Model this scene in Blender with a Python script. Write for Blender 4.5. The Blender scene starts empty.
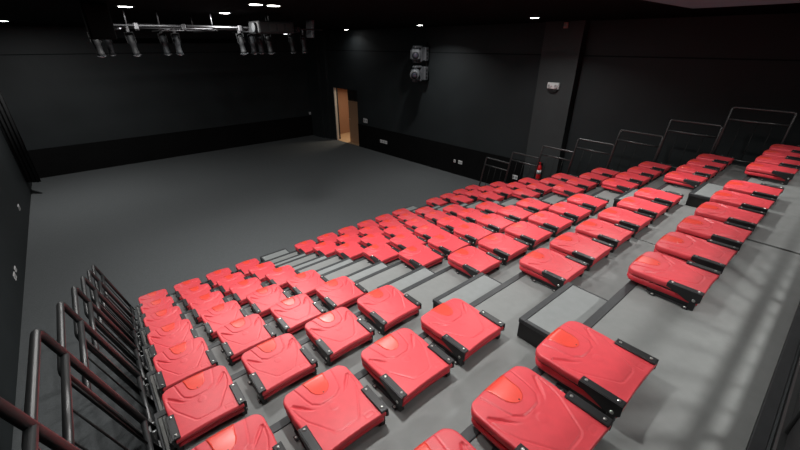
import bpy, math, random
from mathutils import Vector, Matrix

random.seed(4)
scene = bpy.context.scene
COL = scene.collection
PI = math.pi

# ------------------------------------------------------------------ materials
def new_mat(name):
    m = bpy.data.materials.new(name)
    m.use_nodes = True
    nt = m.node_tree
    return m, nt, nt.nodes['Principled BSDF']

def mat(name, col, rough=0.5, metal=0.0, spec=0.5, bump=0.0, bscale=200.0, vary=0.0, vscale=6.0, coat=0.0, detail=3.0):
    m, nt, b = new_mat(name)
    b.inputs['Base Color'].default_value = (*col, 1)
    b.inputs['Roughness'].default_value = rough
    b.inputs['Metallic'].default_value = metal
    b.inputs['Specular IOR Level'].default_value = spec
    b.inputs['Coat Weight'].default_value = coat
    tc = nt.nodes.new('ShaderNodeTexCoord')
    if vary > 0:
        n = nt.nodes.new('ShaderNodeTexNoise'); n.inputs['Scale'].default_value = vscale
        n.inputs['Detail'].default_value = detail
        nt.links.new(tc.outputs['Object'], n.inputs['Vector'])
        r = nt.nodes.new('ShaderNodeValToRGB')
        r.color_ramp.elements[0].position = 0.3; r.color_ramp.elements[1].position = 0.7
        r.color_ramp.elements[0].color = (*[c * (1 - vary) for c in col], 1)
        r.color_ramp.elements[1].color = (*[min(1, c * (1 + vary)) for c in col], 1)
        nt.links.new(n.outputs['Fac'], r.inputs['Fac'])
        nt.links.new(r.outputs['Color'], b.inputs['Base Color'])
    if bump > 0:
        n2 = nt.nodes.new('ShaderNodeTexNoise'); n2.inputs['Scale'].default_value = bscale
        n2.inputs['Detail'].default_value = 2
        nt.links.new(tc.outputs['Object'], n2.inputs['Vector'])
        bp = nt.nodes.new('ShaderNodeBump'); bp.inputs['Strength'].default_value = bump
        bp.inputs['Distance'].default_value = 0.002
        nt.links.new(n2.outputs['Fac'], bp.inputs['Height'])
        nt.links.new(bp.outputs['Normal'], b.inputs['Normal'])
    return m

def emit(name, col, strength):
    m, nt, b = new_mat(name)
    b.inputs['Base Color'].default_value = (*col, 1)
    b.inputs['Emission Color'].default_value = (*col, 1)
    b.inputs['Emission Strength'].default_value = strength
    return m

M_WALL = mat('black_wall_paint', (0.0165, 0.0205, 0.0222), 0.62, spec=0.35, bump=0.25, bscale=90, vary=0.12, vscale=1.2)
M_PIL = mat('charcoal_paint', (0.036, 0.041, 0.042), 0.6, spec=0.35, bump=0.2, bscale=90, vary=0.1, vscale=2)
M_CEIL = mat('black_ceiling', (0.003, 0.0034, 0.0036), 0.95, spec=0.05, vary=0.2, vscale=2)
M_TRIM = mat('black_dado', (0.0035, 0.0036, 0.0038), 0.7, spec=0.12, vary=0.15, vscale=3)
M_GROOVE = mat('joint_black', (0.004, 0.004, 0.004), 0.9, spec=0.05, vary=0.1)
M_JOINT = mat('joint_dark', (0.0105, 0.0135, 0.014), 0.8, spec=0.1, vary=0.1)
M_MH = mat('moving_head_grey', (0.075, 0.08, 0.087), 0.45, spec=0.5, vary=0.12)
M_FLOOR = mat('charcoal_carpet', (0.092, 0.099, 0.102), 0.95, spec=0.1, bump=0.6, bscale=260, vary=0.14, vscale=60, detail=6)
M_DECK = mat('grey_deck', (0.185, 0.192, 0.187), 0.55, spec=0.35, bump=0.12, bscale=500, vary=0.05, vscale=14)
M_STEP = mat('grey_step', (0.205, 0.217, 0.215), 0.55, spec=0.35, bump=0.12, bscale=500, vary=0.05, vscale=14)
M_NOSE = mat('dark_nosing', (0.032, 0.034, 0.036), 0.5, spec=0.4, vary=0.15, vscale=20)
M_STEEL = mat('riser_steel', (0.012, 0.012, 0.013), 0.5, spec=0.4, vary=0.2, vscale=8)
M_EDGE = mat('grey_edge_steel', (0.17, 0.17, 0.16), 0.45, spec=0.5, vary=0.15, vscale=12)
M_RED = mat('red_plastic', (0.64, 0.056, 0.070), 0.43, spec=0.45, bump=0.10, bscale=700, vary=0.04, vscale=25)
M_RED2 = mat('red_plastic_seat', (0.62, 0.035, 0.05), 0.42, spec=0.4, bump=0.10, bscale=700, vary=0.04, vscale=25)
M_ORANGE = mat('orange_red_plate', (0.74, 0.060, 0.040), 0.30, spec=0.5, vary=0.03, vscale=30)
M_ARM = mat('black_arm_plastic', (0.012, 0.012, 0.013), 0.42, spec=0.5, bump=0.1, bscale=600, vary=0.1)
M_BOLT = mat('zinc_bolt', (0.6, 0.6, 0.58), 0.3, metal=0.9, vary=0.1)
M_SCREW = mat('dark_screw', (0.05, 0.01, 0.01), 0.5, vary=0.1)
M_RAIL = mat('black_gloss_rail', (0.016, 0.017, 0.0175), 0.40, spec=0.9, vary=0.1)
M_BAL = mat('black_matt_bar', (0.008, 0.008, 0.008), 0.6, spec=0.25, vary=0.1)
M_CLAMP = mat('galvanised_clamp', (0.24, 0.25, 0.25), 0.38, metal=0.7, vary=0.15, vscale=20)
M_PIPE = mat('steel_pipe', (0.055, 0.055, 0.058), 0.45, metal=0.6, vary=0.1)
M_LAN = mat('lantern_black', (0.005, 0.0055, 0.006), 0.65, spec=0.25, vary=0.15)
M_LANG = mat('lantern_grey', (0.013, 0.015, 0.017), 0.65, spec=0.3, vary=0.15)
M_GLASS = mat('lantern_lens', (0.35, 0.37, 0.39), 0.12, spec=0.8, vary=0.1)
M_LENSD = mat('dark_lens', (0.03, 0.032, 0.045), 0.08, spec=0.8, vary=0.1)
M_WHITE = mat('white_plastic', (0.72, 0.72, 0.72), 0.4, spec=0.4, vary=0.04)
M_DETAIL = mat('plate_grey', (0.35, 0.35, 0.35), 0.4, vary=0.05)
M_DUCT = mat('grey_duct_sheet', (0.085, 0.18, 0.21), 0.6, spec=0.3, vary=0.08, vscale=3)
M_DRAPE = mat('black_drape', (0.012, 0.0125, 0.013), 0.85, spec=0.15, bump=0.4, bscale=300, vary=0.2, vscale=8)
M_EXT = mat('extinguisher_red', (0.6, 0.015, 0.02), 0.3, spec=0.5, vary=0.05)
M_BLACK = mat('plain_black', (0.008, 0.008, 0.008), 0.45, spec=0.4, vary=0.1)
M_SOUND = mat('sounder_pink', (0.55, 0.25, 0.22), 0.5, vary=0.05)
M_LED = emit('downlight_led', (1.0, 0.98, 0.95), 22.0)
M_SPOTLED = emit('grid_spot_led', (0.95, 0.97, 1.0), 7.0)
M_BLUELED = emit('display_led', (0.55, 0.65, 1.0), 0.6)

def wood_mat(name, c1, c2, rough=0.5):
    m, nt, b = new_mat(name)
    tc = nt.nodes.new('ShaderNodeTexCoord'); mp = nt.nodes.new('ShaderNodeMapping')
    mp.inputs['Scale'].default_value = (14, 14, 1.2)
    n = nt.nodes.new('ShaderNodeTexNoise'); n.inputs['Scale'].default_value = 2.5; n.inputs['Detail'].default_value = 5
    r = nt.nodes.new('ShaderNodeValToRGB')
    r.color_ramp.elements[0].color = (*c1, 1); r.color_ramp.elements[1].color = (*c2, 1)
    nt.links.new(tc.outputs['Object'], mp.inputs['Vector']); nt.links.new(mp.outputs['Vector'], n.inputs['Vector'])
    nt.links.new(n.outputs['Fac'], r.inputs['Fac']); nt.links.new(r.outputs['Color'], b.inputs['Base Color'])
    b.inputs['Roughness'].default_value = rough
    return m
M_WOOD = wood_mat('oak_veneer', (0.33, 0.17, 0.095), (0.42, 0.23, 0.135))
M_WOOD2 = wood_mat('dull_oak_veneer', (0.42, 0.23, 0.13), (0.50, 0.29, 0.165))
M_CREAM = mat('cream_frame_paint', (0.62, 0.56, 0.48), 0.5, vary=0.04)
M_HALL = mat('hall_floor', (0.55, 0.36, 0.2), 0.5, vary=0.08)

# ------------------------------------------------------------------ mesh builder
class MB:
    def __init__(s): s.v = []; s.f = []; s.sm = []
    def add(s, vs, fs, smooth=False, xf=None):
        o = len(s.v)
        s.v += [tuple(xf @ Vector(p)) if xf else tuple(p) for p in vs]
        for f in fs: s.f.append(tuple(i + o for i in f)); s.sm.append(smooth)
    def box(s, x0, x1, y0, y1, z0, z1, xf=None):
        vs = [(x0,y0,z0),(x1,y0,z0),(x1,y1,z0),(x0,y1,z0),(x0,y0,z1),(x1,y0,z1),(x1,y1,z1),(x0,y1,z1)]
        s.add(vs, [(3,2,1,0),(4,5,6,7),(0,1,5,4),(1,2,6,5),(2,3,7,6),(3,0,4,7)], False, xf)
    def bbox(s, x0, x1, y0, y1, z0, z1, b=0.004, xf=None):
        # chamfered box: three nested rings
        X, Y, Z = (x0, x1), (y0, y1), (z0, z1)
        vs = []
        idx = {}
        for i in (0, 1):
            for j in (0, 1):
                for k in (0, 1):
                    sx, sy, sz = (1, -1)[i], (1, -1)[j], (1, -1)[k]
                    idx[i,j,k,'x'] = len(vs); vs.append((X[i], Y[j]+sy*b, Z[k]+sz*b))
                    idx[i,j,k,'y'] = len(vs); vs.append((X[i]+sx*b, Y[j], Z[k]+sz*b))
                    idx[i,j,k,'z'] = len(vs); vs.append((X[i]+sx*b, Y[j]+sy*b, Z[k]))
        fs = []
        for i in (0, 1):
            fs.append(tuple(idx[i,j,k,'x'] for j,k in ((0,0),(1,0),(1,1),(0,1))))
            fs.append(tuple(idx[j,i,k,'y'] for j,k in ((0,0),(1,0),(1,1),(0,1))))
            fs.append(tuple(idx[j,k,i,'z'] for j,k in ((0,0),(1,0),(1,1),(0,1))))
        for i in (0, 1):
            for j in (0, 1):
                fs.append((idx[i,j,0,'x'], idx[i,j,1,'x'], idx[i,j,1,'y'], idx[i,j,0,'y']))
                fs.append((idx[i,0,j,'x'], idx[i,1,j,'x'], idx[i,1,j,'z'], idx[i,0,j,'z']))
                fs.append((idx[0,i,j,'y'], idx[1,i,j,'y'], idx[1,i,j,'z'], idx[0,i,j,'z']))
                for k in (0, 1):
                    fs.append((idx[i,j,k,'x'], idx[i,j,k,'y'], idx[i,j,k,'z']))
        s.add(vs, fs, False, xf)
    def tube(s, pts, r, n=12, caps=True, rs=None):
        pts = [Vector(p) for p in pts]
        m = len(pts); vs = []; fs = []
        t0 = (pts[1] - pts[0]).normalized()
        up = Vector((0, 0, 1)) if abs(t0.z) < 0.9 else Vector((1, 0, 0))
        a = t0.cross(up).normalized()
        for i, p in enumerate(pts):
            t = ((pts[min(i+1, m-1)] - pts[max(i-1, 0)])).normalized()
            a = (a - t * a.dot(t)).normalized(); b = t.cross(a)
            rr = rs[i] if rs else r
            for k in range(n):
                th = 2*PI*k/n
                vs.append(p + a*rr*math.cos(th) + b*rr*math.sin(th))
        for i in range(m-1):
            for k in range(n):
                k2 = (k+1) % n
                fs.append((i*n+k, i*n+k2, (i+1)*n+k2, (i+1)*n+k))
        s.add(vs, fs, True)
        if caps:
            o = len(s.v) - m*n
            s.f.append(tuple(o + k for k in reversed(range(n)))); s.sm.append(False)
            s.f.append(tuple(o + (m-1)*n + k for k in range(n))); s.sm.append(False)
    def lathe(s, prof, n=20, xf=None):   # prof: (r, z) list, about local z
        vs = []; fs = []
        for r, z in prof:
            for k in range(n):
                th = 2*PI*k/n; vs.append((r*math.cos(th), r*math.sin(th), z))
        for i in range(len(prof)-1):
            for k in range(n):
                k2 = (k+1) % n; fs.append((i*n+k, i*n+k2, (i+1)*n+k2, (i+1)*n+k))
        o = len(s.v)
        s.add(vs, fs, True, xf)
        s.f.append(tuple(o + k for k in reversed(range(n)))); s.sm.append(False)
        s.f.append(tuple(o + (len(prof)-1)*n + k for k in range(n))); s.sm.append(False)
    def prism(s, poly, axis, a0, a1, xf=None):   # poly in the plane of the other two axes
        n = len(poly); vs = []
        for a in (a0, a1):
            for p, q in poly:
                vs.append({'x': (a, p, q), 'y': (p, a, q), 'z': (p, q, a)}[axis])
        fs = [tuple(reversed(range(n))), tuple(range(n, 2*n))]
        for k in range(n):
            k2 = (k+1) % n; fs.append((k, k2, n+k2, n+k))
        s.add(vs, fs, False, xf)
    def build(s, name, m, parent=None, loc=None):
        me = bpy.data.meshes.new(name)
        me.from_pydata(s.v, [], s.f)
        me.polygons.foreach_set('use_smooth', s.sm)
        import bmesh
        bm = bmesh.new(); bm.from_mesh(me)
        bmesh.ops.recalc_face_normals(bm, faces=bm.faces)
        bm.to_mesh(me); bm.free()
        me.materials.append(m)
        o = bpy.data.objects.new(name, me); COL.objects.link(o)
        if parent: o.parent = parent
        if loc: o.location = loc
        return o

def empty(name, loc, label, cat, group=None, rot=None):
    o = bpy.data.objects.new(name, None); COL.objects.link(o)
    o.empty_display_size = 0.1
    o.location = loc
    if rot: o.rotation_euler = rot
    o['label'] = label; o['category'] = cat
    if group: o['group'] = group
    return o
def tag(o, label, cat, group=None):
    o['label'] = label; o['category'] = cat
    if group: o['group'] = group
    return o
def struct(o):
    o['kind'] = 'structure'; return o
def copy_tree(o, parent=None):
    c = o.copy(); COL.objects.link(c)
    if parent: c.parent = parent
    for ch in list(o.children): copy_tree(ch, c)
    return c

ORD = ['first', 'second', 'third', 'fourth', 'fifth', 'sixth', 'seventh', 'eighth', 'ninth', 'tenth']

# ------------------------------------------------------------------ layout numbers
D, RISE = 0.812, 0.319          # row depth and rise
DECK0 = -0.12                   # deck of the first tier
FLOOR = DECK0 - RISE            # stage floor
CEIL = 4.08
NR = 8
XL, XR = -0.27, 8.05            # ends of the tiers
SEAM = 3.99
def tz(r): return DECK0 + (r-1)*RISE      # deck height of row r (1..8)
def yf(r): return -(r-1)*D                # front edge of row r
def colx(c):
    x = (c-1)*0.5 + 0.015
    if c >= 5: x += 0.637
    if c >= 11: x += 0.618
    return x
def seat_x(c, r):
    if c <= 4: return colx(c) + (-0.003 if r == 8 else -0.017)
    if c <= 10: return colx(c) + {8: 0.042, 7: 0.026}.get(r, 0.0)
    return colx(c)
def seat_y(c, r):
    if r == 8: return yf(r) + (0.012 if c > 4 else 0.0)
    return yf(r) + 0.016

# ------------------------------------------------------------------ room shell
WK, WC = -0.068, 9.42           # right wall line: x = WC + WK*y
ex = Vector((WK, 1, 0)).normalized()          # along the wall (towards the stage end)
en = Vector((-1, WK, 0)).normalized()         # into the room
WX = Matrix(((ex.x, en.x, 0, WC), (ex.y, en.y, 0, 0), (0, 0, 1, 0), (0, 0, 0, 1)))   # local (s, n, z)
YB, YF = -8.4, 10.5

m = MB(); m.box(-2.2, 12.5, YB-0.2, YF+0.2, FLOOR-0.2, FLOOR)
struct(m.build('floor', M_FLOOR))
m = MB(); m.box(-2.3, 10.4, YB-0.2, YF+0.2, CEIL, CEIL+0.2)
struct(m.build('ceiling', M_CEIL))
m = MB(); m.box(-2.3, 8.95, YF, YF+0.2, FLOOR, CEIL)
struct(m.build('wall_front', M_WALL))
m = MB(); m.box(-2.3, 10.4, YB-0.2, YB, FLOOR, CEIL)
struct(m.build('wall_back', M_WALL))
m = MB()
LW = lambda y: -1.735 - 0.0135*y
m.prism([(LW(YB), YB), (LW(YF), YF), (-2.4, YF), (-2.4, YB)], 'z', FLOOR, CEIL)
struct(m.build('wall_left', M_WALL))
DS0, DS1, DTOP = 7.22, 8.87, 1.86             # doorway in the right wall
m = MB()
m.box(YB-0.1, DS0, -0.2, 0, FLOOR, CEIL, WX)
m.box(DS1, YF+0.3, -0.2, 0, FLOOR, CEIL, WX)
m.box(DS0, DS1, -0.2, 0, DTOP, CEIL, WX)
struct(m.build('wall_right', M_WALL))
# pilaster on the right wall
m = MB(); m.box(-1.66, -0.72, 0.0, 0.26, FLOOR, CEIL, WX)
struct(m.build('trim_1', M_PIL))
# corner column beside the doorway
m = MB(); m.box(9.2, 10.5, 0.0, 0.13, FLOOR, CEIL, WX); m.box(9.62, 10.6, 0.13, 0.26, FLOOR, CEIL, WX)
struct(m.build('trim_2', M_WALL))
# black dado bands
m = MB(); m.box(-0.72, DS0-0.02, 0.0, 0.03, FLOOR, 0.53, WX); struct(m.build('trim_3', M_TRIM))
m = MB(); m.box(-1.86, 8.5, YF-0.03, YF, FLOOR, 0.50); struct(m.build('trim_4', M_TRIM))
# panel joint running round the walls
m = MB()
m.box(YB, -1.66, 0.0, 0.004, 3.335, 3.36, WX); m.box(-0.72, 9.2, 0.0, 0.004, 3.335, 3.36, WX)
struct(m.build('trim_5', M_JOINT))
m = MB(); m.box(-1.86, 8.5, YF-0.004, YF, 3.29, 3.315); struct(m.build('trim_6', M_JOINT))
# door frame and the hall behind
m = MB()
m.box(DS1-0.045, DS1, -0.09, 0.015, FLOOR, DTOP, WX)
struct(m.build('trim_7', M_CREAM))
m = MB()
m.box(DS0-0.6, DS0-0.5, -1.5, -0.2, FLOOR, 2.3, WX)
m.box(DS1+0.9, DS1+1.0, -1.5, -0.2, FLOOR, 2.3, WX)
m.box(DS0-0.6, DS1+1.0, -1.6, -1.5, FLOOR, 2.3, WX)
m.box(DS0-0.6, DS1+1.0, -1.6, -0.2, 2.3, 2.4, WX)
struct(m.build('wall_hall', M_WOOD))
m = MB(); m.box(DS0-0.5, DS1+0.9, -1.5, -0.0, FLOOR, FLOOR+0.004, WX); struct(m.build('floor_hall', M_HALL))

# open door leaf (with lever handle), swung into the hall
door = empty('door_1', (0, 0, 0), 'x', 'door')
door['kind'] = 'structure'; del door['label']; del door['category']
m = MB(); m.bbox(DS0+0.02, DS0+0.95, -0.27, -0.225, FLOOR+0.01, DTOP-0.50, 0.004, WX)
leaf = m.build('door_leaf', M_WOOD2, door)
m = MB(); m.tube([tuple(WX @ Vector((DS0+0.86, -0.222, 0.6))), tuple(WX @ Vector((DS0+0.86, -0.16, 0.6))), tuple(WX @ Vector((DS0+0.74, -0.155, 0.6)))], 0.010)
m.build('door_handle', M_BOLT, leaf)
m = MB(); m.box(DS0+0.01, DS0+0.95, -0.27, -0.225, DTOP-0.49, DTOP, WX)
m.build('transom_panel', M_BLACK, door)

# ------------------------------------------------------------------ tiers
EDGE_W = 0.045
for r in range(1, NR+1):
    z = tz(r); y0 = yf(r); y1 = yf(r) - D
    if r == NR: y1 = -6.49
    t = empty('seating_tier', ((XL+XR)/2, y0, z-RISE), 'grey stepped deck carrying the %s of red seats' % ('front row' if r == 1 else 'back row' if r == NR else ORD[r-1] + ' row from the stage'), 'seating tier', 'stepped tiers of the seating stand')
    inv = Matrix.Translation(-Vector(t.location))
    def P(mb, name, mm):
        mb.v = [tuple(inv @ Vector(p)) for p in mb.v]
        return mb.build(name, mm, t)
    gap = 0.019 if r == NR else 0.007
    for a, b in ((XL+0.04, SEAM-gap), (SEAM+gap, XR-0.04)):
        mb = MB(); mb.bbox(a, b, y1+0.001, y0-0.052, z-0.04, z, 0.002); P(mb, 'deck_panel', M_DECK)
    mb = MB(); mb.bbox(XL, XR, y0-0.052, y0, z-0.05, z+0.004, 0.003); P(mb, 'nosing', M_NOSE)
    for sx in (0, 1):
        mb = MB()
        a, b = ((XL, XL+0.038), (XR-0.038, XR))[sx]
        o1, o2 = ((a, a+0.016), (b-0.016, b))[sx]
        i1, i2 = ((a+0.0165, b), (a, b-0.0165))[sx]
        mb.bbox(o1, o2, y1, y0-0.054, z-0.14, z+0.014, 0.003)
        P(mb, 'edge_plate', M_NOSE)
        mb = MB(); mb.bbox(i1, i2, y1, y0-0.054, z-0.05, z+0.003, 0.002)
        P(mb, 'edge_flange', M_EDGE)
    mb = MB(); mb.box(XL+0.01, XR-0.01, y0-0.03, y0-0.008, z-RISE+(0.002 if r == 1 else 0.005), z-0.051); P(mb, 'riser_panel', M_STEEL)
    mb = MB(); mb.box(SEAM-gap+0.0005, SEAM+gap-0.0005, y1+0.002, y0-0.054, z-0.04, z-0.012); P(mb, 'joint_strip', M_STEEL)
    if r > 1:
        # legs of the telescopic frame under the deck
        for x in (XL+0.02, XR-0.06):
            mb = MB(); mb.box(x, x+0.04, y0-0.10, y0-0.055, FLOOR+0.001, z-0.131); P(mb, 'frame_leg', M_STEEL)
    if r == NR:
        mb = MB(); mb.bbox(XL, XR, y1-0.052, y1, z-0.05, z+0.004, 0.003); P(mb, 'nosing', M_NOSE)
        mb = MB(); mb.box(XL+0.01, XR-0.01, y1-0.045, y1-0.02, FLOOR+0.002, z-0.051); P(mb, 'back_panel', M_STEEL)

# ------------------------------------------------------------------ half-height aisle steps
for ai in range(2):
    side = ('left', 'right')[ai]
    for r in range(1, NR+1):
        xa, xb = ((1.795, 2.455), (5.41, 6.06))[ai]
        if r == 1: xa += 0.11
        z0 = tz(r) - RISE; z1 = z0 + RISE/2; y0 = yf(r) + 0.37; y1 = yf(r) + 0.006
        if r == 1: y0 = 0.50
        where = 'up to the %s row' % ORD[r-1] if r > 1 else 'at the stage floor'
        if r == NR: where = 'up to the back row'
        s = empty('aisle_step', ((xa+xb)/2, (y0+y1)/2, z0+0.004), 'grey half-height box step in the %s aisle, %s' % (side, where), 'step', 'half-height steps in the two aisles')
        inv = Matrix.Translation(-Vector(s.location))
        def P(mb, name, mm):
            mb.v = [tuple(inv @ Vector(p)) for p in mb.v]
            return mb.build(name, mm, s)
        mb = MB(); mb.bbox(xa+0.004, xb-0.004, y1+0.001, y0-0.004, z0+0.0045, z1-0.022, 0.003); P(mb, 'step_box', M_BLACK)
        mb = MB(); mb.bbox(xa+0.03, xb-0.014, y1+0.001, y0-0.045, z1-0.021, z1, 0.002); P(mb, 'tread', M_STEP)
        mb = MB(); mb.bbox(xa, xb, y0-0.044, y0, z1-0.03, z1+0.003, 0.003)
        mb.bbox(xa, xa+0.029, y1+0.001, y0-0.044, z1-0.03, z1+0.003, 0.003)
        mb.bbox(xb-0.013, xb, y1+0.001, y0-0.044, z1-0.03, z1+0.003, 0.003)
        P(mb, 'edge_trim', M_NOSE)

# ------------------------------------------------------------------ folded seat
def seg_d(px, py, a, b):
    ax, ay = a; bx, by = b
    dx, dy = bx-ax, by-ay
    t = max(0, min(1, ((px-ax)*dx + (py-ay)*dy) / (dx*dx + dy*dy)))
    return math.hypot(px-ax-t*dx, py-ay-t*dy)
def poly_d(px, py, pl): return min(seg_d(px, py, pl[i], pl[i+1]) for i in range(len(pl)-1))
def smooth(e0, e1, x):
    t = max(0, min(1, (x-e0)/(e1-e0))); return t*t*(3-2*t)
def inside(px, py, pg):
    c = False; n = len(pg)
    for i in range(n):
        x1, y1 = pg[i]; x2, y2 = pg[(i+1) % n]
        if (y1 > py) != (y2 > py) and px < (x2-x1)*(py-y1)/(y2-y1)+x1: c = not c
    return c
HUMP = [(0.118, 0.02), (0.098, -0.10), (0.086, -0.14), (0.052, -0.172), (0.0, -0.176)]
WING = [(0.168, -0.085), (0.135, -0.125), (0.10, -0.168), (0.062, -0.196), (0.0, -0.200)]
HEX = [(0.176, -0.10), (0.168, -0.16), (0.150, -0.215), (0.068, -0.352), (0.045, -0.362), (0.0, -0.363)]
HUMP_PG = HUMP + [(-x, y) for x, y in reversed(HUMP[:-1])]
HEX_PG = [(0.17, -0.09)] + HEX + [(-x, y) for x, y in reversed(HEX[:-1])] + [(-0.17, -0.09), (0, -0.19)]

def relief(x, y):
    ax = abs(x); z = 0.0
    d = poly_d(ax, y, HUMP)
    sgn = 1 if inside(ax, y, HUMP_PG) else -1
    z += 0.003*smooth(-0.003, 0.006, d*sgn)*0.95 - (0.0028*max(0, 1-(d/0.0048)**2) if d < 0.0048 else 0)
    d = poly_d(ax, y, WING)
    w = 0.004 + 0.007*smooth(0.06, 0.15, ax)
    dep = 0.0003 + 0.0080*smooth(0.075, 0.13, ax)
    z -= dep*max(0, 1 - (d/w)**2) if d < w else 0
    d = poly_d(ax, y, HEX)
    z -= 0.0036*max(0, 1 - (d/0.005)**2) if d < 0.005 else 0
    if inside(ax, y, HEX_PG): z -= 0.0012
    d = math.hypot(x, y+0.222); z += 0.0014*(1-smooth(0.020, 0.025, d))
    if 0.088 < x < 0.142 and -0.392 < y < -0.362:
        e = min(x-0.088, 0.142-x, y+0.392, -0.362-y); z -= 0.0018*(1-smooth(0.003, 0.007, e))
    return z

def shell(hw_f, hw_r, y_r, z_top, z_bot, rc, nx, ny, rel, bow, roll, lip, rear_arc=0.0):
    """A moulded shell: front edge bowed at y=0, rear edge at y_r."""
    mb = MB(); V = []; idx = {}
    L = -y_r
    def hw(d):
        if d < rc: return hw_f - rc + math.sqrt(max(0, rc*rc - (rc-d)**2))
        t = smooth(0.165, 0.225, d)
        return hw_f*(1-t) + hw_r*t
    ds = []
    for j in range(ny+1):
        t = j/ny
        ds.append(L*(0.35*t*t + 0.65*t) if rel else L*t)
    ds[0] = 0.0006
    for j, d in enumerate(ds):
        h = hw(d)
        for i in range(nx+1):
            u = -1 + 2*i/nx
            u = math.copysign(1-(1-abs(u))**1.08, u)
            x = u*h
            y = 0.012 - d + bow*(1-(x/hw_f)**2)*(1-d/L) - rear_arc*(x/hw_r)**2*(d/L)
            e = min(h-abs(x), d*0.9 + 0.0004)
            z = z_top
            if e < roll: z -= roll*0.75*(1 - math.sqrt(max(0, 1-(1-e/roll)**2)))
            z -= lip*max(0, 1-d/0.10)**2
            z += 0.005*(1-(x/hw_f)**2)*smooth(0, 0.2, d) - 0.003*smooth(0.28, 0.42, d)
            if rel: z += relief(x, y)*smooth(0.0, 0.012, e)
            idx[i, j] = len(V); V.append((x, y, z))
    F = []
    for j in range(ny):
        for i in range(nx):
            F.append((idx[i,j], idx[i+1,j], idx[i+1,j+1], idx[i,j+1]))
    ring = [idx[i,0] for i in range(nx+1)] + [idx[nx,j] for j in range(1, ny+1)] + [idx[i,ny] for i in range(nx-1, -1, -1)] + [idx[0,j] for j in range(ny-1, 0, -1)]
    prev = ring
    for zz, k in ((z_bot*0.6+z_top*0.4, 1.0), (z_bot+0.006, 0.997), (z_bot, 0.975)):
        cur = []
        for q in ring:
            x, y, z = V[q]
            cur.append(len(V)); V.append((x*k, (y-y_r/2-0.012)*k + y_r/2+0.012, min(z-0.004, zz - lip*max(0, 1+y/0.10)**2*0.8)))
        n = len(ring)
        for a in range(n):
            b2 = (a+1) % n
            F.append((prev[a], prev[b2], cur[b2], cur[a]))
        prev = cur
    F.append(tuple(prev))
    mb.add(V, F, True)
    return mb

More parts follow.
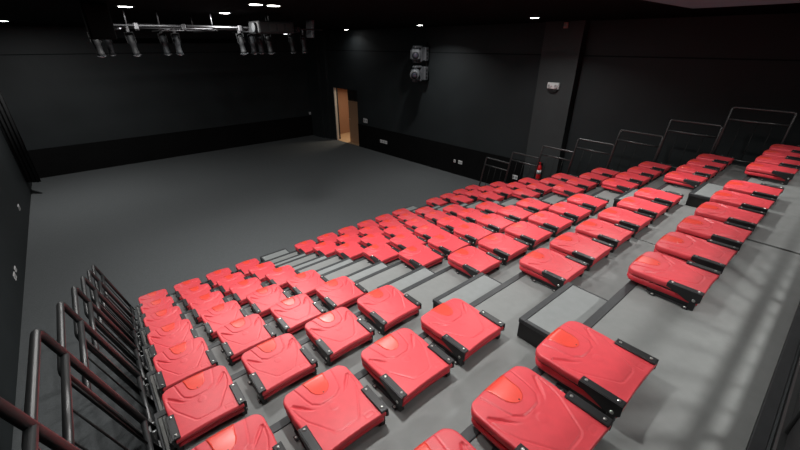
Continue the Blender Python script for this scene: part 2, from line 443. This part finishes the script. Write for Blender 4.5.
def make_seat(detail):
    root = empty('folding_seat', (0, 0, 0), 'x', 'seat')
    zt = 0.12                                    # folded height above the deck
    back = shell(0.196, 0.192, -0.424, zt, zt-0.040, 0.055, 96 if detail else 44, 104 if detail else 48, True, 0.014, 0.012, 0.008, 0.005).build('backrest', M_RED, root)
    shell(0.191, 0.186, -0.412, zt-0.046, zt-0.088, 0.055, 20, 20, False, 0.012, 0.012, 0.006, 0.006).build('seat_pan', M_RED2, root)
    # orange number plate with a round lower end
    mb = MB(); V = []; F = []
    n1, n2 = 14, 14
    def ph(d): return 0.066 - 0.010*smooth(0, 0.07, d) if d < 0.07 else 0.056*math.sqrt(max(0.0, 1-((d-0.07)/0.072)**2))
    for j in range(n2+1):
        d = 0.004 + 0.138*math.sin(j/n2*PI/2)
        h = max(ph(d), 0.002)
        for i in range(n1+1):
            u = -1+2*i/n1; x = u*h; y = 0.012 - d + 0.014*(1-(x/0.193)**2)*(1-d/0.424)
            e = d*0.9
            z = zt - 0.008*max(0, 1-d/0.10)**2 + 0.005*(1-(x/0.193)**2)*smooth(0, 0.2, d) + 0.003 + 0.0018
            if e < 0.012: z -= 0.009*(1-math.sqrt(max(0, 1-(1-e/0.012)**2)))
            V.append((x, y, z))
    W = n1+1
    for j in range(n2):
        for i in range(n1): F.append((j*W+i, j*W+i+1, (j+1)*W+i+1, (j+1)*W+i))
    ring = [i for i in range(W)] + [j*W+n1 for j in range(1, n2+1)] + [n2*W+i for i in range(n1-1, -1, -1)] + [j*W for j in range(n2-1, 0, -1)]
    o = len(V)
    for q in ring: x, y, z = V[q]; V.append((x, y, z-0.006))
    for a in range(len(ring)):
        b2 = (a+1) % len(ring); F.append((ring[a], ring[b2], o+b2, o+a))
    mb.add(V, F, True)
    plate = mb.build('number_plate', M_ORANGE, back); plate['label'] = 'orange-red rounded plate set into the front of the backrest'
    if detail:
        for x, y in ((-0.045, -0.012), (0.045, -0.012), (0, -0.112)):
            mb = MB(); zz = zt - 0.008*max(0, 1+y/0.10)**2 + 0.005*smooth(0, 0.2, -y) + 0.0044
            mb.lathe([(0.0042, 0), (0.0042, 0.0012), (0.002, 0.0018)], 8, Matrix.Translation((x, y, zz)))
            mb.build('screw', M_SCREW, plate)
    for s in (-1, 1):
        mb = MB()
        X = lambda a: s*a
        def bx(x0, x1, *r): mb.bbox(min(s*x0, s*x1), max(s*x0, s*x1), *r)
        bx(0.162, 0.206, -0.418, -0.228, zt-0.001, zt+0.012, 0.004)
        # outer cheek of the arm
        poly = [(-0.228, zt+0.010), (-0.228, zt-0.018), (-0.30, zt-0.040), (-0.35, zt-0.062), (-0.395, zt-0.066), (-0.418, zt-0.045), (-0.418, zt+0.010)]
        mb.prism(poly, 'x', min(s*0.198, s*0.207), max(s*0.198, s*0.207))
        arm = mb.build('side_arm', M_ARM, root)
        if detail:
            for y in (-0.250, -0.392):
                b = MB(); b.lathe([(0.0075, 0), (0.0075, 0.003), (0.004, 0.005)], 10, Matrix.Translation((s*0.183, y, zt+0.012))); b.build('bolt', M_BOLT, arm)
            b = MB(); b.lathe([(0.009, 0), (0.009, 0.004), (0.005, 0.006)], 10, Matrix.Translation((s*0.207, -0.385, zt-0.045)) @ Matrix.Rotation(s*PI/2, 4, 'Y')); b.build('pivot_bolt', M_BOLT, arm)
        mb = MB()
        bx(0.170, 0.182, -0.40, -0.13, 0.0, 0.075, 0.003)
        bx(0.168, 0.196, -0.40, -0.13, 0.0, 0.007, 0.002)
        bx(0.182, 0.214, -0.190, -0.155, 0.0, 0.006, 0.002)
        bx(0.182, 0.214, -0.375, -0.340, 0.0, 0.006, 0.002)
        bx(0.178, 0.200, -0.40, -0.365, 0.0, 0.085, 0.003)
        br = mb.build('floor_bracket', M_ARM, root)
        if detail:
            for y in (-0.172, -0.357):
                b = MB(); b.lathe([(0.0075, 0), (0.0075, 0.004), (0.004, 0.006)], 10, Matrix.Translation((s*0.205, y, 0.006))); b.build('bolt', M_BOLT, br)
    return root

proto = {True: make_seat(True), False: make_seat(False)}
used = set()
for r in range(1, NR+1):
    det = r >= 4
    for c in range(1, 15):
        if c <= 4: block, pos = 'left block', '%s from left railing' % ORD[c-1]
        elif c <= 10: block, pos = 'middle block', '%s from left aisle' % ORD[c-5]
        else: block, pos = 'right block', '%s from right aisle' % ORD[c-11]
        row = 'front row' if r == 1 else ('back row' if r == NR else '%s row from stage' % ORD[r-1])
        if det not in used: o = proto[det]; used.add(det)
        else: o = copy_tree(proto[det])
        o.location = (seat_x(c, r), seat_y(c, r), tz(r)+0.005)
        o['label'] = 'folded red plastic seat, %s, %s, %s' % (row, block, pos)
        o['category'] = 'seat'; o['group'] = 'red folding seats on the tiers'

# ------------------------------------------------------------------ side handrails (lean outwards)
LEAN = 0.262
def arc_path(pts, rad, n=6):
    out = [Vector(pts[0])]
    for i in range(1, len(pts)-1):
        p = Vector(pts[i]); a = (Vector(pts[i-1])-p).normalized(); b = (Vector(pts[i+1])-p).normalized()
        p0, p1 = p + a*rad, p + b*rad
        for k in range(n+1):
            t = k/n
            out.append((1-t)**2*p0 + 2*t*(1-t)*p + t*t*p1)
    out.append(Vector(pts[-1]))
    return out
def handrail(side, r):
    s = -1 if side == 'left' else 1
    xb = (XL - 0.030) if s < 0 else (XR + 0.02)
    z = tz(r); ya = yf(r)-0.085; yb = ya-0.77
    where = 'beside the %s row' % ('front' if r == 1 else ORD[r-1]) + (' from the stage' if r > 1 else '')
    root = empty('handrail', (xb, (ya+yb)/2, z), 'black tubular handrail leaning out at the %s end of the %s' % (side, 'front row' if r == 1 else ORD[r-1] + ' row from stage'), 'handrail', 'side handrails along the tiers')
    hb = -0.03 if s < 0 else 0.004
    def L(y, h): return Vector((s*LEAN*h, y-(ya+yb)/2, h))
    H = 0.915 if s < 0 else 0.868
    mb = MB(); mb.tube(arc_path([L(ya, hb), L(ya, H), L(yb, H), L(yb, hb)], 0.045), 0.0195, 14)
    mb.build('frame', M_RAIL, root)
    mb = MB(); mb.tube([L(ya, H-0.19), L(yb, H-0.19)], 0.0185, 12); mb.build('middle_rail', M_RAIL, root)
    mb = MB(); mb.tube([L(ya, 0.07), L(yb, 0.07)], 0.017, 12); mb.build('bottom_rail', M_RAIL, root)
    for k in range(1, 4):
        y = ya + (yb-ya)*k/4
        mb = MB(); mb.tube([L(y, 0.07), L(y, H-0.19)], 0.0055, 8); mb.build('baluster', M_BAL, root)
    for y in (ya-0.02, yb+0.05):
        mb = MB()
        p = L(y, -0.03)
        x0 = 0.0; x1 = -s*(0.028 if s < 0 else 0.019)
        mb.tube(arc_path([Vector((s*0.012, p.y-0.035, 0.0)), Vector((x1*0.95, p.y-0.035, 0.0))], 0.01), 0.009, 8)
        mb.tube([Vector((s*0.012, p.y+0.035, 0.0)), Vector((x1*0.95, p.y+0.035, 0.0))], 0.009, 8)
        mb.bbox(-0.004+s*0.012, 0.016+s*0.012, p.y-0.05, p.y+0.05, -0.06, 0.03, 0.003)
        mb.build('socket', M_CLAMP, root)
for r in range(1, 8):
    handrail('left', r); handrail('right', r)

# rear guard rail behind the last row
gy = -6.585; gz = tz(8)
g = empty('guard_rail', ((XL+XR)/2, gy, gz), 'black guard rail along the rear edge of the back row deck', 'guard rail')
def G(x, h): return Vector((x-(XL+XR)/2, 0, h))
mb = MB(); mb.bbox(XL-(XL+XR)/2, XR-(XL+XR)/2, -0.035, 0.03, -0.03, 0.028, 0.008); base = mb.build('base_beam', M_RAIL, g)
for k in range(28):
    mb = MB(); x = XL+0.15+k*0.29
    mb.lathe([(0.008, 0), (0.008, 0.004), (0.004, 0.006)], 10, Matrix.Translation(G(x, 0.028)-Vector((0, 0.012, 0)))); mb.build('bolt', M_BOLT, base)
mb = MB(); mb.tube([G(XL+0.02, 1.1), G(XR-0.02, 1.1)], 0.014, 12); mb.build('top_rail', M_RAIL, g)
mb = MB(); mb.tube([G(XL+0.02, 0.68), G(XR-0.02, 0.68)], 0.024, 12); mb.build('middle_rail', M_RAIL, g)
for k in range(9):
    x = XL+0.03 + k*(XR-XL-0.06)/8
    mb = MB(); mb.tube([G(x, 0.02), G(x, 1.1)], 0.014, 10); mb.build('post', M_RAIL, g)
mb = MB(); mb.bbox(XL-(XL+XR)/2, XR-(XL+XR)/2, -0.012, 0.002, 0.03, 0.52, 0.003); mb.build('infill_panel', M_STEEL, g)
nb = 56
for k in range(nb):
    if k % 7 == 0: continue
    x = XL+0.03 + k*(XR-XL-0.06)/nb
    mb = MB(); mb.tube([G(x, 0.45), G(x, 1.1)], 0.006, 8); mb.build('baluster', M_RAIL, g)

# ------------------------------------------------------------------ things on the walls
def on_wall(name, s, z, label, cat, group=None, n=0.0):
    o = empty(name, tuple(WX @ Vector((s, n, z))), label, cat, group)
    o.rotation_euler = (0, 0, math.atan2(ex.y, ex.x))   # local x = along the wall to the stage, y = into the room
    return o
# emergency light with two heads; shadow below it built as black half disc
e = on_wall('emergency_light', -1.19, 2.65, 'white twin-head emergency light on the charcoal pilaster', 'emergency light', n=0.26)
mb = MB(); mb.bbox(-0.15, 0.15, 0, 0.075, -0.065, 0.085, 0.012); body = mb.build('housing', M_WHITE, e)
for s in (-1, 1):
    mb = MB(); mb.lathe([(0.050, 0), (0.052, 0.03), (0.042, 0.045)], 18, Matrix.Translation((s*0.085, 0.07, 0.01)) @ Matrix.Rotation(-PI/2, 4, 'X')); h = mb.build('lamp_head', M_WHITE, e)
    mb = MB(); mb.lathe([(0.034, 0), (0.030, 0.006)], 16, Matrix.Translation((s*0.085, 0.114, 0.01)) @ Matrix.Rotation(-PI/2, 4, 'X')); mb.build('lens', M_DETAIL, h)
mb = MB(); mb.prism([(0.13*math.cos(a), -0.066+0.085*math.sin(a)) for a in [PI+PI*k/14 for k in range(15)]], 'y', 0, 0.06); mb.build('shadow_half_disc', M_BLACK, e)
# small sounder at the top of the pilaster
o = on_wall('alarm_sounder', -1.24, 4.0, 'small pinkish sounder at the very top of the charcoal pilaster', 'alarm', n=0.26)
mb = MB(); mb.bbox(-0.05, 0.05, 0, 0.05, -0.07, 0.055, 0.01); mb.build('sounder_case', M_SOUND, o)
mb = MB(); mb.lathe([(0.03, 0), (0.03, 0.012), (0.02, 0.016)], 14, Matrix.Translation((0, 0.05, -0.01)) @ Matrix.Rotation(-PI/2, 4, 'X')); mb.build('sounder_grille', M_DETAIL, o)
# fire extinguisher
o = on_wall('fire_extinguisher', -1.22, 0.23, 'red fire extinguisher with white label hung on the pilaster', 'fire extinguisher', n=0.36)
mb = MB(); mb.lathe([(0.045, 0), (0.058, 0.012), (0.06, 0.04), (0.06, 0.32), (0.052, 0.37), (0.03, 0.41), (0.020, 0.44)], 20); cyl = mb.build('cylinder', M_EXT, o)
mb = MB(); mb.lathe([(0.0612, 0.16), (0.0612, 0.27)], 20); mb.build('paper_label', M_WHITE, cyl)
mb = MB(); mb.bbox(-0.018, 0.018, -0.02, 0.06, 0.44, 0.47, 0.004); mb.bbox(-0.012, 0.012, 0.0, 0.11, 0.475, 0.49, 0.003); mb.build('valve_handle', M_EXT, o)
mb = MB(); mb.tube(arc_path([Vector((0.02, 0, 0.455)), Vector((0.07, 0.02, 0.44)), Vector((0.078, 0.02, 0.12))], 0.04), 0.011, 8); mb.build('hose', M_BLACK, o)
mb = MB(); mb.bbox(-0.03, 0.03, -0.10, -0.075, 0.1, 0.45, 0.003); mb.build('wall_bracket', M_BLACK, o)
# outlet plates
def plate(s, z, w, h, label, gangs, n=0.0):
    o = on_wall('socket_plate', s, z, label, 'socket', n=n)
    mb = MB(); mb.bbox(-w/2, w/2, 0, 0.012, -h/2, h/2, 0.003); pl = mb.build('face_plate', M_WHITE, o)
    for k in range(gangs):
        x = -w/2 + w*(k+0.5)/gangs
        mb = MB(); mb.bbox(x-w/gangs*0.3, x+w/gangs*0.3, 0.012, 0.016, -h*0.28, h*0.28, 0.001); mb.build('socket_insert', M_DETAIL, pl)
plate(-0.36, 0.0, 0.17, 0.125, 'white socket plate low on the black dado beside the pilaster', 2, 0.03)
plate(1.70, 0.02, 0.17, 0.115, 'wider white socket plate of the pair halfway along the black dado', 2, 0.03)
plate(1.94, 0.02, 0.085, 0.10, 'small square white plate next to the wider plate on the black dado', 1, 0.03)
plate(5.57, 0.045, 0.42, 0.12, 'long white socket plate low on the black dado nearest the doorway', 4, 0.03)
plate(6.72, 0.72, 0.26, 0.17, 'white control plate above the dado just beside the doorway', 2)
def plate_xy(loc, rz, w, h, label, gangs):
    o = empty('socket_plate', loc, label, 'socket', rot=(0, 0, rz))
    mb = MB(); mb.bbox(-w/2, w/2, 0, 0.012, -h/2, h/2, 0.003); pl = mb.build('face_plate', M_WHITE, o)
    for k in range(gangs):
        x = -w/2 + w*(k+0.5)/gangs
        mb = MB(); mb.bbox(x-w/gangs*0.3, x+w/gangs*0.3, 0.012, 0.016, -h*0.28, h*0.28, 0.001); mb.build('socket_insert', M_DETAIL, pl)
plate_xy((8.40, YF, 0.60), PI, 0.10, 0.12, 'small white switch plate on the front wall near the far corner', 1)
plate_xy((LW(5.76)+0.001, 5.76, 0.10), -PI/2, 0.19, 0.12, 'white socket plate on the left wall nearer the front of the stage', 1)
plate_xy((LW(2.54)+0.001, 2.54, -0.06), -PI/2, 0.12, 0.085, 'upper slanted plate of the white pair on the left wall', 1)
plate_xy((LW(2.26)+0.001, 2.26, -0.07), -PI/2, 0.16, 0.11, 'lower larger plate of the white pair on the left wall', 2)

# two moving-head lanterns on a wall bracket
br = on_wall('wall_bracket', 3.30, 2.95, 'black vertical wall bracket carrying the two moving-head lanterns', 'bracket')
mb = MB(); mb.tube([(0, 0.10, -0.55), (0, 0.10, 0.70)], 0.024, 10)
mb.bbox(-0.05, 0.05, 0.0, 0.10, 0.52, 0.58, 0.004); mb.bbox(-0.05, 0.05, 0.0, 0.10, -0.45, -0.39, 0.004)
mb.build('bracket_tube', M_BLACK, br)
def moving_head(z, tilt, yaw, label, group, round_head):
    o = on_wall('moving_head', 3.36, z, label, 'stage light', group, 0.13)
    o.scale = (1.22, 1.22, 1.22)
    mb = MB(); mb.bbox(-0.15, 0.15, 0.0, 0.14, -0.17, 0.17, 0.02); base = mb.build('base', M_MH, o)
    mb = MB(); mb.bbox(0.151, 0.156, 0.05, 0.10, 0.03, 0.10, 0.001); mb.build('display', M_BLUELED, base)
    for k in range(3):
        mb = MB(); mb.bbox(-0.157, -0.151, 0.05, 0.09, -0.12+k*0.09, -0.07+k*0.09, 0.001); mb.build('vent', M_BLACK, base)
    mb = MB(); mb.bbox(-0.05, 0.05, 0.14, 0.18, -0.19, 0.19, 0.01)
    for s in (-1, 1): mb.bbox(-0.06, 0.06, 0.17, 0.42, s*0.17-0.028, s*0.17+0.028, 0.014)
    mb.build('yoke', M_MH, o)
    xf = Matrix.Translation((0, 0.36, 0)) @ Matrix.Rotation(yaw, 4, 'Z') @ Matrix.Rotation(tilt, 4, 'X')
    mb = MB()
    if round_head:
        mb.lathe([(0.05, -0.16), (0.11, -0.13), (0.135, -0.05), (0.135, 0.08), (0.12, 0.15), (0.10, 0.155)], 24, xf)
    else:
        mb.bbox(-0.13, 0.13, -0.13, 0.13, -0.16, 0.15, 0.045, xf)
    hd = mb.build('head', M_MH, o)
    mb = MB(); mb.lathe([(0.085, 0.150), (0.085, 0.166), (0.072, 0.170)], 22, xf); ring = mb.build('lens_ring', M_LAN, hd)
    mb = MB(); mb.lathe([(0.066, 0.168), (0.055, 0.180), (0.02, 0.186)], 20, xf); mb.build('lens', M_LENSD, hd)
moving_head(3.30, math.radians(-98), math.radians(45), 'upper square-headed moving-head lantern on the right wall bracket', 'moving heads on the right wall', False)
moving_head(2.72, math.radians(-100), math.radians(38), 'lower round-headed moving-head lantern on the right wall bracket', 'moving heads on the right wall', True)

# ------------------------------------------------------------------ front curtain track and side drape
ct = empty('curtain_track', (3.45, YF-0.08, 3.69), 'long black horizontal bar mounted high on the front wall', 'curtain track')
mb = MB(); mb.bbox(-2.05, 2.05, -0.06, 0.04, -0.075, 0.075, 0.01); mb.build('track', M_GROOVE, ct)
for x in (-1.9, 0, 1.9):
    mb = MB(); mb.bbox(x-0.03, x+0.03, 0.03, 0.078, -0.06, 0.10, 0.004); mb.build('support', M_BLACK, ct)
dr = empty('stage_drape', (-1.66, 8.5, -0.05), 'black drape hanging down the left wall near the front corner', 'drape')
mb = MB(); N = 40; V = []; F = []
a, b = Vector((-1.825, 8.63)), Vector((-1.50, 8.42))
for side in (0, 1):
    for j in range(N+1):
        t = j/N; p = a.lerp(b, t) + Vector((0.4, 0.75))*0.022*math.sin(t*PI*7) + Vector((0.5, 0.85))*(0.012*side)
        for zz in (-0.05, CEIL-0.03): V.append((p.x+1.66, p.y-8.5, zz+0.05))
n = (N+1)*2
for j in range(N):
    F.append((2*j, 2*j+2, 2*j+3, 2*j+1)); F.append((n+2*j, n+2*j+1, n+2*j+3, n+2*j+2))
    F.append((2*j, n+2*j, n+2*j+2, 2*j+2)); F.append((2*j+1, 2*j+3, n+2*j+3, n+2*j+1))
F.append((0, 1, n+1, n)); F.append((2*N, n+2*N, n+2*N+1, 2*N+1))
mb.add(V, F, True); mb.build('cloth', M_DRAPE, dr)

# ------------------------------------------------------------------ lighting grid
GZ = 3.86
grid = empty('lighting_grid', (2.2, 1.6, GZ), 'silver pipe lighting grid hung below the ceiling over the stage edge', 'lighting grid')
def GP(name, p, q, r=0.014, m_=M_PIPE):
    mb = MB(); o = Vector((2.2, 1.6, GZ)); mb.tube([Vector(p)-o, Vector(q)-o], r, 10); return mb.build(name, m_, grid)
for y in (1.15, 2.15): GP('pipe', (0.45, y, GZ), (4.15, y, GZ))
for x in (0.72, 1.35, 2.05, 2.75, 3.5): GP('cross_pipe', (x, 0.95, GZ-0.05), (x, 2.35, GZ-0.05), 0.012)
GP('pipe', (0.75, 1.9, GZ-0.02), (2.1, 1.35, GZ-0.02), 0.011)
GP('pipe', (1.3, 1.25, GZ-0.06), (2.3, 2.0, GZ-0.03), 0.011)
GP('pipe', (0.9, 1.6, GZ+0.03), (3.9, 1.6, GZ+0.03), 0.012)
for x, y in ((0.84, 1.16), (1.27, 1.16), (1.98, 2.1), (2.05, 1.16), (3.0, 1.16), (3.05, 2.15), (3.9, 2.1), (0.6, 2.15)):
    GP('hanger_rod', (x, y, GZ), (x, y, CEIL-0.001), 0.010)
for x, y in ((0.95, 1.15), (1.6, 1.15), (2.5, 1.15), (2.9, 2.15), (3.6, 1.15), (1.1, 2.15)):
    mb = MB(); o = Vector((2.2, 1.6, GZ)); p = Vector((x, y, GZ))-o
    mb.bbox(p.x-0.03, p.x+0.03, p.y-0.035, p.y+0.035, p.z-0.05, p.z+0.035, 0.006); mb.build('clamp', M_PIPE, grid)

def lantern(x, y, lean_x, lean_y, i, total, bright):
    o = empty('stage_lantern', (x, y, GZ-0.03), 'dark stage lantern hanging from the lighting grid, %s of eleven from the left' % (ORD+['eleventh'])[i], 'stage light', 'lanterns hanging from the lighting grid')
    mb = MB(); mb.bbox(-0.02, 0.02, -0.03, 0.03, -0.055, 0.055, 0.005); mb.build('hook_clamp', M_PIPE, o)
    xf = Matrix.Translation((0, 0, -0.06)) @ Matrix.Rotation(lean_x, 4, 'X') @ Matrix.Rotation(lean_y, 4, 'Y')
    mb = MB()
    for s in (-1, 1): mb.bbox(s*0.06-0.004, s*0.06+0.004, -0.015, 0.015, -0.15, 0.0, 0.002, xf)
    mb.bbox(-0.064, 0.064, -0.015, 0.015, -0.006, 0.004, 0.002, xf); mb.build('yoke', M_LAN, o)
    mb = MB(); mb.lathe([(0.03, -0.03), (0.046, -0.045), (0.050, -0.17), (0.044, -0.18), (0.044, -0.27), (0.050, -0.28), (0.050, -0.335)], 18, xf); body = mb.build('barrel', M_LANG if bright else M_LAN, o)
    mb = MB(); mb.lathe([(0.047, -0.3355), (0.045, -0.344), (0.02, -0.350)], 16, xf); mb.build('lens', M_GLASS, body)
    mb = MB(); mb.bbox(-0.058, 0.058, -0.058, 0.058, -0.333, -0.322, 0.002, xf); mb.build('colour_frame', M_LANG, body)
LANS = [(0.400, 1.30, 0.05, -0.08, 0), (0.619, 2.15, 0.1, -0.06, 1), (0.872, 1.50, 0.0, -0.1, 0), (1.403, 1.90, 0.05, -0.08, 1), (1.576, 1.75, 0.1, -0.06, 1), (2.528, 1.30, 0.0, -0.1, 0), (2.822, 1.55, 0.05, -0.08, 1), (3.058, 1.75, 0.1, -0.06, 1), (3.061, 1.35, 0.0, -0.1, 0), (3.800, 1.90, 0.05, -0.08, 0), (4.105, 1.95, 0.1, -0.06, 1)]
for i, (x, y, lx, ly, b) in enumerate(LANS): lantern(x, y, lx, ly, i, 11, b)

# projector on the grid: dark box with three vents
p = empty('projector', (2.93, 0.86, 3.86), 'dark projector box with three square vents mounted among the grid pipes', 'projector')
mb = MB(); mb.bbox(-0.28, 0.36, -0.22, 0.26, -0.09, 0.10, 0.02); cs = mb.build('case', M_LAN, p)
for k in range(3):
    mb = MB(); x = -0.10 + k*0.15; mb.bbox(x, x+0.11, -0.226, -0.221, -0.05, 0.06, 0.001); mb.build('vent', M_BLACK, cs)
mb = MB(); mb.lathe([(0.075, 0), (0.08, 0.03), (0.065, 0.04)], 20, Matrix.Translation((-0.281, -0.05, 0.0)) @ Matrix.Rotation(-PI/2, 4, 'Y')); mb.build('lens', M_LANG, cs)
mb = MB(); mb.tube([(0.0, 0.0, 0.09), (0.0, 0.0, CEIL-3.84-0.001)], 0.02, 10); mb.build('ceiling_pole', M_BLACK, p)

# hung loudspeakers: large near one at the left of the grid, slim panel at its right end
p = empty('hanging_loudspeaker', (0.42, 0.2, 3.66), 'large black cabinet hung at the left end of the lighting grid', 'loudspeaker')
mb = MB(); mb.bbox(-0.13, 0.14, -0.14, 0.14, 0.0, 0.40, 0.01); c = mb.build('cabinet', M_GROOVE, p)
mb = MB(); mb.bbox(-0.11, 0.12, -0.146, -0.141, 0.02, 0.38, 0.002); mb.build('grille', M_GROOVE, c)
mb = MB(); mb.bbox(-0.05, 0.05, -0.03, 0.03, 0.40, CEIL-3.66-0.001, 0.004); mb.build('ceiling_bracket', M_BLACK, p)
p = empty('hanging_board', (4.22, 1.85, 3.72), 'slim grey board hung upright at the right end of the lighting grid', 'board')
mb = MB(); mb.bbox(-0.03, 0.03, -0.14, 0.14, 0.0, 0.34, 0.008, Matrix.Rotation(0.10, 4, 'Y')); mb.build('board_face', M_MH, p)
mb = MB(); mb.tube([(0, 0, 0.3), (0.02, 0, CEIL-3.72-0.001)], 0.012, 8); mb.build('hanger', M_BLACK, p)
# small lit spot fixture at the right end of the grid
p = empty('grid_spotlight', (3.70, 1.95, 3.80), 'small lit white lamp head at the right end of the lighting grid', 'stage light')
mb = MB(); mb.lathe([(0.03, 0.05), (0.06, 0.03), (0.06, 0.0)], 16); hd = mb.build('lamp_body', M_LAN, p)
mb = MB(); mb.lathe([(0.05, -0.001), (0.045, -0.012), (0.02, -0.016)], 16); mb.build('lamp_lens', M_SPOTLED, hd)

# ------------------------------------------------------------------ duct above the camera
dct = empty('ceiling_duct', (3.0, -5.9, 3.9), 'grey rectangular duct hung under the ceiling above the upper rows', 'duct')
mb = MB(); mb.bbox(-1.6, 1.42, -0.95, 0.86, 0.0, 0.13, 0.006); mb.build('duct_body', M_DUCT, dct)
for x in (-1.4, 1.2):
    for y in (-0.8, 0.7):
        mb = MB(); mb.tube([(x, y, 0.12), (x, y, CEIL-3.9-0.001)], 0.008, 8); mb.build('hanger', M_BLACK, dct)

# ------------------------------------------------------------------ downlights
def area(name, loc, energy, size, rot=(0, 0, 0), col=(1.0, 0.985, 0.965), spread=PI*0.72, parent=None):
    l = bpy.data.lights.new(name, 'AREA'); l.shape = 'DISK'; l.size = size; l.energy = energy; l.color = col; l.spread = spread
    o = bpy.data.objects.new(name, l); COL.objects.link(o); o.location = loc; o.rotation_euler = rot
    if parent: o.parent = parent
    return o
def downlight(x, y, e, label, size=0.15, spread=PI*0.78):
    o = empty('downlight', (x, y, CEIL), label, 'ceiling light', 'round downlights in the black ceiling')
    mb = MB(); mb.lathe([(0.115, -0.0005), (0.112, -0.012), (0.088, -0.016), (0.086, -0.006)], 28); rim = mb.build('trim_ring', M_BLACK, o)
    mb = MB(); mb.lathe([(0.085, -0.006), (0.080, -0.017), (0.03, -0.020)], 24); mb.build('diffuser', M_LED, rim)
    area('downlight_lamp', (0, 0, -0.03), e, size, spread=spread, parent=o)
E0 = 58
DL = [(-0.81, 6.9, 2.0, 'round downlight at the far left, over the left side of the stage'),
      (0.81, 0.6, 0.95, 'round downlight above the left end of the lighting grid'),
      (2.24, 1.0, 1.0, 'round downlight above the middle of the lighting grid'),
      (2.06, -0.85, 0.7, 'left of the twin downlights above the projector'),
      (2.30, -0.85, 0.7, 'right of the twin downlights above the projector'),
      (8.5, 7.05, 0.08, 'round downlight by the right wall nearest the doorway'),
      (7.95, 2.4, 0.6, 'round downlight by the right wall above the moving heads'),
      (7.33, -1.6, 0.7, 'round downlight by the right wall nearest the charcoal pilaster'),
      (2.4, -7.05, 0.52, 'round downlight behind the back row, towards the left end'),
      (6.4, -7.05, 0.3, 'unseen added downlight behind the back row, towards the right end')]  # this last one is out of view, added to light the right end
DL += [(0.3, -2.6, 0.42, 'unseen added downlight over the left block, towards its front rows'),  # this list: out-of-view lamps added as key and fill for the seats
       (2.4, -2.6, 0.48, 'unseen added downlight over the left aisle, towards the front rows'),
       (4.1, -3.6, 0.55, 'unseen added downlight over the middle block, just out from the left aisle'),
       (5.25, -4.65, 0.62, 'unseen added downlight over the right aisle'),
       (1.1, -4.7, 0.46, 'unseen added downlight over the upper rows, just left of the left aisle'),
       (0.2, -5.3, 0.06, 'unseen added downlight over the upper rows of the left block'),
       (2.3, -4.6, 0.08, 'unseen added downlight over the upper half of the left aisle'),
       (3.0, -6.9, 0.05, 'unseen added downlight behind the back row in line with the middle block'),
       (5.1, -6.0, 0.10, 'unseen added downlight over the back row near the right aisle')]
for i, (x, y, k, lb) in enumerate(DL): downlight(x, y, E0*k, lb, 0.34 if i > 14 else 0.12, PI if i in (0, 1, 2, 3, 4) else PI*0.78)
# lamp in the hall beyond the doorway
hp = WX @ Vector((8.4, -0.9, 2.28))
area('hall_lamp', tuple(hp), 21, 0.3, col=(1.0, 0.86, 0.68))

# ------------------------------------------------------------------ world, camera, view
w = bpy.data.worlds.new('world'); scene.world = w; w.use_nodes = True
w.node_tree.nodes['Background'].inputs['Color'].default_value = (0.02, 0.02, 0.022, 1)
w.node_tree.nodes['Background'].inputs['Strength'].default_value = 1.0

cam = bpy.data.cameras.new('camera'); cam.sensor_width = 36; cam.lens = 372.13/800*36; cam.clip_start = 0.02
co = bpy.data.objects.new('camera', cam); COL.objects.link(co)
co.location = (-0.0919, -6.3149, 3.6214)
co.rotation_euler = (PI/2 - 0.455, 0, -0.6982)
scene.camera = co
vs = scene.view_settings
vs.view_transform = 'Standard'; vs.look = 'None'; vs.gamma = 1.0; vs.use_curve_mapping = False
vs.exposure = 0.0
